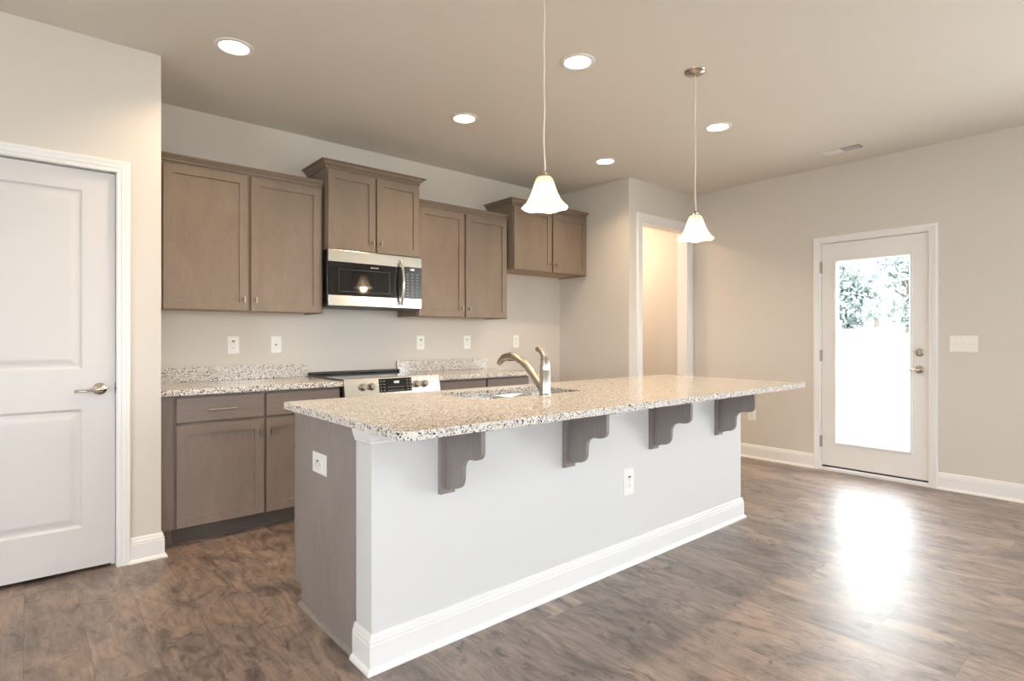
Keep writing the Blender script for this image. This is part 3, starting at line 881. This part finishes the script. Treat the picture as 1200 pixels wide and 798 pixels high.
# ------------------------------------------------------------------ outlets and switches
def outlet(label, loc, rz, kind='gfci', group='white wall outlets', k=1.07):
    """plate centred at loc, front looks to local -y"""
    r = thing('wall_outlet' if kind != 'jack' else 'cable_jack', label, 'outlet', loc, rz, group)
    w_, h_ = 0.074*k, 0.118*k
    if kind == 'level': w_, h_ = 0.140, 0.086
    MB().rings(-w_/2, w_/2, -h_/2, h_/2, [(0, 0.0), (0, -0.003), (0.004, -0.006), (0.006, -0.006)]).build('plate', M['plastic'], r)
    if kind == 'jack':
        MB().lathe([(0, -0.016), (0.005, -0.016), (0.005, -0.006), (0.008, -0.006), (0.008, -0.005), (0, -0.005)], 16, axis='y').build('coax_stud', M['nickel'], r)
        return r
    fw, fh = 0.0165*k, 0.033*k
    if kind == 'level': fw, fh = 0.036, 0.019
    MB().rings(-fw, fw, -fh, fh, [(0, -0.005), (0, -0.0085), (0.001, -0.009)]).build('socket_face', M['plastic'], r)
    cs = {'duplex': ((0, 0.019), (0, -0.019)), 'gfci': ((0, 0.010), (0, -0.020)), 'level': ((-0.019, -0.004), (0.019, -0.004))}[kind]
    for xc, zc in cs:
        b = MB()
        b.box(xc-0.0075, xc-0.0050, -0.0096, -0.008, zc-0.001, zc+0.008)
        b.box(xc+0.0050, xc+0.0075, -0.0096, -0.008, zc-0.001, zc+0.008)
        b.box(xc-0.0022, xc+0.0022, -0.0096, -0.008, zc-0.009, zc-0.005)
        b.build('slots', M['slot_grey'], r)
    if kind == 'gfci':
        MB().box(-0.010, 0.010, -0.0105, -0.008, 0.0235, 0.0315).build('test_button', M['slot'], r)
    if kind == 'level':
        MB().box(-0.013, 0.003, -0.0105, -0.008, 0.008, 0.015).build('test_button', M['slot'], r)
    return r
yk = YK
outlet('white outlet with dark button on the back wall, leftmost above the left worktop', (1.109, yk, 1.146), 0)
outlet('white cable jack plate on the back wall, between leftmost outlet and the range', (1.403, yk, 1.147), 0, 'jack')
outlet('white outlet with dark button on the back wall, just right of the microwave', (2.641, yk, 1.153), 0)
outlet('white outlet with dark button on the back wall, above the right worktop end', (3.146, yk, 1.154), 0)
outlet('plain white outlet on the back wall behind the faucet, in the fridge space', (3.755, yk, 1.160), 0, 'duplex')
outlet('white outlet with dark button on the grey taupe island end panel', (IX0-0.004, 2.327, 0.671), -PI/2, 'level')
outlet('white outlet with dark button on the white island front under the overhang', (2.413, IY0, 0.438), 0, k=1.2)
outlet('white outlet low on the right wall, seen under the island top end', (XR, 2.722, 0.434), -PI/2, 'duplex')

r = thing('light_switch', 'white three gang light switch plate on the wall right of the outside door', 'light switch', (XR, 1.044, 1.149), -PI/2)
MB().rings(-0.088, 0.088, -0.065, 0.065, [(0, 0.0), (0, -0.003), (0.004, -0.006), (0.006, -0.006)]).build('plate', M['plastic'], r)
for k in (-1, 0, 1):
    t_ = MB().box(k*0.046-0.0055, k*0.046+0.0055, -0.0075, -0.005, -0.013, 0.013)
    t_.prism([(-0.006, -0.003), (-0.017, 0.004), (-0.017, 0.009), (-0.006, 0.008)], 'x', k*0.046-0.004, k*0.046+0.004)
    t_.build('toggle', M['plastic'], r)

# ------------------------------------------------------------------ ceiling fixtures
DLAB = ['recessed ceiling light nearest the pantry door, upper left of the photo',
        'recessed ceiling light over the range, in the row nearest the back wall',
        'recessed ceiling light in front of the hall corner, by the fridge cabinet',
        'recessed ceiling light between the two pendants, at top centre',
        'recessed ceiling light nearest the outside door, right of the brushed canopy']
def downlight_parts(r):
    MB().lathe([(0.072, -0.001), (0.074, -0.006), (0.083, -0.008), (0.097, -0.003), (0.098, 0.0), (0.072, 0.0)], 48).build('trim_ring', M['white'], r, smooth=True)
    MB().lathe([(0.0, -0.0035), (0.05, -0.0035), (0.0735, -0.002)], 40).build('lens', M['lens'], r)
dl = None
for i, (x, y) in enumerate(((0.836, 3.235), (2.336, 3.235), (3.838, 3.22), (2.338, 2.16), (3.838, 2.16))):
    if dl is None:
        dl = thing('recessed_light', DLAB[0], 'ceiling light', (x, y, CEIL), 0, 'recessed ceiling lights'); downlight_parts(dl); c_ = dl
    else:
        c_ = copy_tree(dl); c_.location = (x, y, CEIL); c_['label'] = DLAB[i]
    area('downlight_beam', (x, y, CEIL-0.012), (0, 0, 0), 0.14, 0.14, 7.5, (1.0, 0.75, 0.49), 'DISK', 128)
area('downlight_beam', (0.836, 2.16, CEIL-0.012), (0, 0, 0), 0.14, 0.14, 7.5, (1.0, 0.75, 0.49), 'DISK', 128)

def pendant_parts(r, ztop):
    """origin at the ceiling; ztop: top of the shade below the ceiling"""
    MB().lathe([(0.0, -0.024), (0.012, -0.024), (0.030, -0.020), (0.052, -0.011), (0.060, -0.004), (0.061, 0.0), (0, 0.0)], 36).build('canopy', M['nickel'], r, smooth=True)
    random.seed(4)
    n = 26
    pts = []
    for k in range(n):
        u = k/(n-1)
        a = 0.0022*math.sin(u*21)*(1 if u < 0.85 else 1.6)
        pts.append((a, 0.002*math.cos(u*17), -0.022-(ztop-0.030)*u))
    MB().tube(pts, 0.0028, 8).build('cord', M['cord'], r, smooth=True)
    MB().lathe([(0.0, -ztop+0.030), (0.006, -ztop+0.028), (0.008, -ztop+0.016), (0.014, -ztop+0.012), (0.024, -ztop+0.007), (0.026, -ztop+0.002), (0.018, -ztop-0.008), (0.02, -ztop-0.045), (0, -ztop-0.045)], 28).build('socket', M['nickel'], r, smooth=True)
    prof = [(0.020, 0.002), (0.030, -0.001), (0.037, -0.009), (0.043, -0.024), (0.050, -0.046), (0.058, -0.069), (0.068, -0.092), (0.080, -0.112), (0.093, -0.126), (0.101, -0.132), (0.103, -0.136)]
    seg = 48
    b = MB()
    R = []
    for rr, hh in prof+[(q-0.003, h_) for q, h_ in prof[::-1]]:
        ring = []
        wv = max(0, (-hh-0.06)/0.07)
        for k in range(seg):
            a = 2*PI*k/seg
            rad_ = rr*(1+0.012*wv*math.cos(6*a))
            ring.append(b.bm.verts.new((rad_*math.cos(a), rad_*math.sin(a), -ztop+hh+0.003*wv*math.cos(6*a))))
        R.append(ring)
    for p, q in zip(R, R[1:]):
        for k in range(seg): b.bm.faces.new((p[k], p[(k+1) % seg], q[(k+1) % seg], q[k]))
    b.build('lamp_shade', M['shade'], r, smooth=True)
    MB().lathe([(0.0, -ztop-0.136), (0.012, -ztop-0.134), (0.022, -ztop-0.126), (0.0275, -ztop-0.110), (0.026, -ztop-0.094), (0.018, -ztop-0.072), (0.014, -ztop-0.046)], 24).build('bulb', M['bulb'], r, smooth=True)
p1 = thing('pendant_light', 'hanging bell shade pendant nearer the camera, in front of the fridge cabinet', 'pendant light', (1.729, 1.795, CEIL), 0, 'pendants over the island')
pendant_parts(p1, CEIL-1.905)
p2 = copy_tree(p1); p2.location = (2.942, 1.795, CEIL); p2['label'] = 'hanging bell shade pendant farther away, in front of the cased opening, canopy visible'
for x in (1.729, 2.942):
    l = bpy.data.lights.new('pendant_bulb_light', 'POINT'); l.energy = 8.0; l.color = (1.0, 0.76, 0.50); l.shadow_soft_size = 0.03
    o = bpy.data.objects.new('pendant_bulb_light', l); COL.objects.link(o); o.location = (x, 1.795, 1.905-0.15)

# ceiling vent
v = thing('ceiling_vent', 'white rectangular ceiling air register near the right wall', 'vent', (5.075, 1.757, CEIL), 0)
MB().rings(-0.075, 0.075, -0.175, 0.175, [(0, 0), (0, 0.003), (0.008, 0.007), (0.018, 0.007), (0.022, 0.002)]).build('frame', M['white'], v)
v.children[0].rotation_euler = (PI/2, 0, 0)
MB().box(-0.045, 0.045, -0.14, 0.14, -0.0031, -0.0026).build('opening', M['vent_shade'], v)  # flat dark sheet, paints the shade inside the duct
for k in range(7):
    y = -0.01+0.0*k
    x = -0.042+k*0.014
    MB().prism([(x-0.004, -0.003), (x+0.006, -0.010), (x+0.0072, -0.009), (x-0.0028, -0.002)], 'y', -0.005, 0.14).build('louvre', M['white'], v)
    if k < 7:
        MB().prism([(x+0.004, -0.003), (x-0.006, -0.010), (x-0.0072, -0.009), (x+0.0028, -0.002)], 'y', -0.14, -0.007).build('louvre', M['white'], v)

# ------------------------------------------------------------------ outside
b = MB()
pr = [(XR+0.16, -0.12), (9, -0.10), (16, 0.35), (24, 1.1), (34, 1.75), (60, 2.0)]
A = [[b.bm.verts.new((x, y, z)) for x, z in pr] for y in (-40, -20, 0, 10, 20, 40, 60)]
for p, q in zip(A, A[1:]):
    for k in range(len(pr)-1): b.bm.faces.new((p[k], p[k+1], q[k+1], q[k]))
o = b.build('field', M['field']); struct(o)
b = MB().box(XL-40, XR+0.14, -40, YR-0.14, -0.3, -0.15)
struct(b.build('yard', M['field']))

def tree(label, x, y, z, h, rad, seed, n=2200):
    rnd = random.Random(seed)
    r = thing('tree', label, 'tree', (x, y, z), 0, 'trees beyond the field')
    t = MB().tube([(0, 0, -0.3), (0.05, 0, h*0.3), (-0.05, 0.08, h*0.6), (0, 0, h*0.88)], [0.22, 0.17, 0.11, 0.03], 8)
    for k in range(7):
        a = rnd.uniform(0, 2*PI); z0 = h*rnd.uniform(0.25, 0.6)
        t.tube([(0, 0, z0), (math.cos(a)*rad*0.4, math.sin(a)*rad*0.4, z0+h*0.12), (math.cos(a)*rad*0.75, math.sin(a)*rad*0.75, z0+h*0.2)], [0.07, 0.05, 0.015], 6)
    t.build('trunk', M['bark'], r)
    b = MB()
    clumps = []
    for k in range(24):
        a = rnd.uniform(0, 2*PI); zz = rnd.uniform(0.08, 0.95)
        rr = rad*rnd.uniform(0.2, 0.95)*math.sqrt(max(0.08, 1-((zz-0.4)/0.62)**2))
        clumps.append((math.cos(a)*rr, math.sin(a)*rr, zz*h, rad*rnd.uniform(0.25, 0.45)))
    for k in range(n):
        cx, cy, cz, cr = rnd.choice(clumps)
        d = Vector((rnd.gauss(0, 1), rnd.gauss(0, 1), rnd.gauss(0, 1))).normalized()*cr*rnd.uniform(0.5, 1.0)
        p = Vector((cx, cy, cz))+d
        s_ = rnd.uniform(0.10, 0.22)
        u = Vector((rnd.gauss(0, 1), rnd.gauss(0, 1), rnd.gauss(0, 1))).normalized()
        w_ = u.orthogonal().normalized()
        q = [p-u*s_, p+w_*s_*0.6, p+u*s_, p-w_*s_*0.6]
        b.bm.faces.new([b.bm.verts.new(c_) for c_ in q])
    b.build('foliage', M['leaf'], r)
    return r
tree('leafy tree at the left of the door glass, beyond the bright field', 33.0, 11.3, 1.7, 3.9, 1.85, 1)
tree('tallest leafy tree in the middle of the door glass, beyond the field', 43.0, 12.8, 1.85, 7.2, 3.0, 2, 3200)
tree('leafy tree at the right of the door glass, beyond the bright field', 28.5, 7.2, 1.5, 4.0, 1.75, 3)
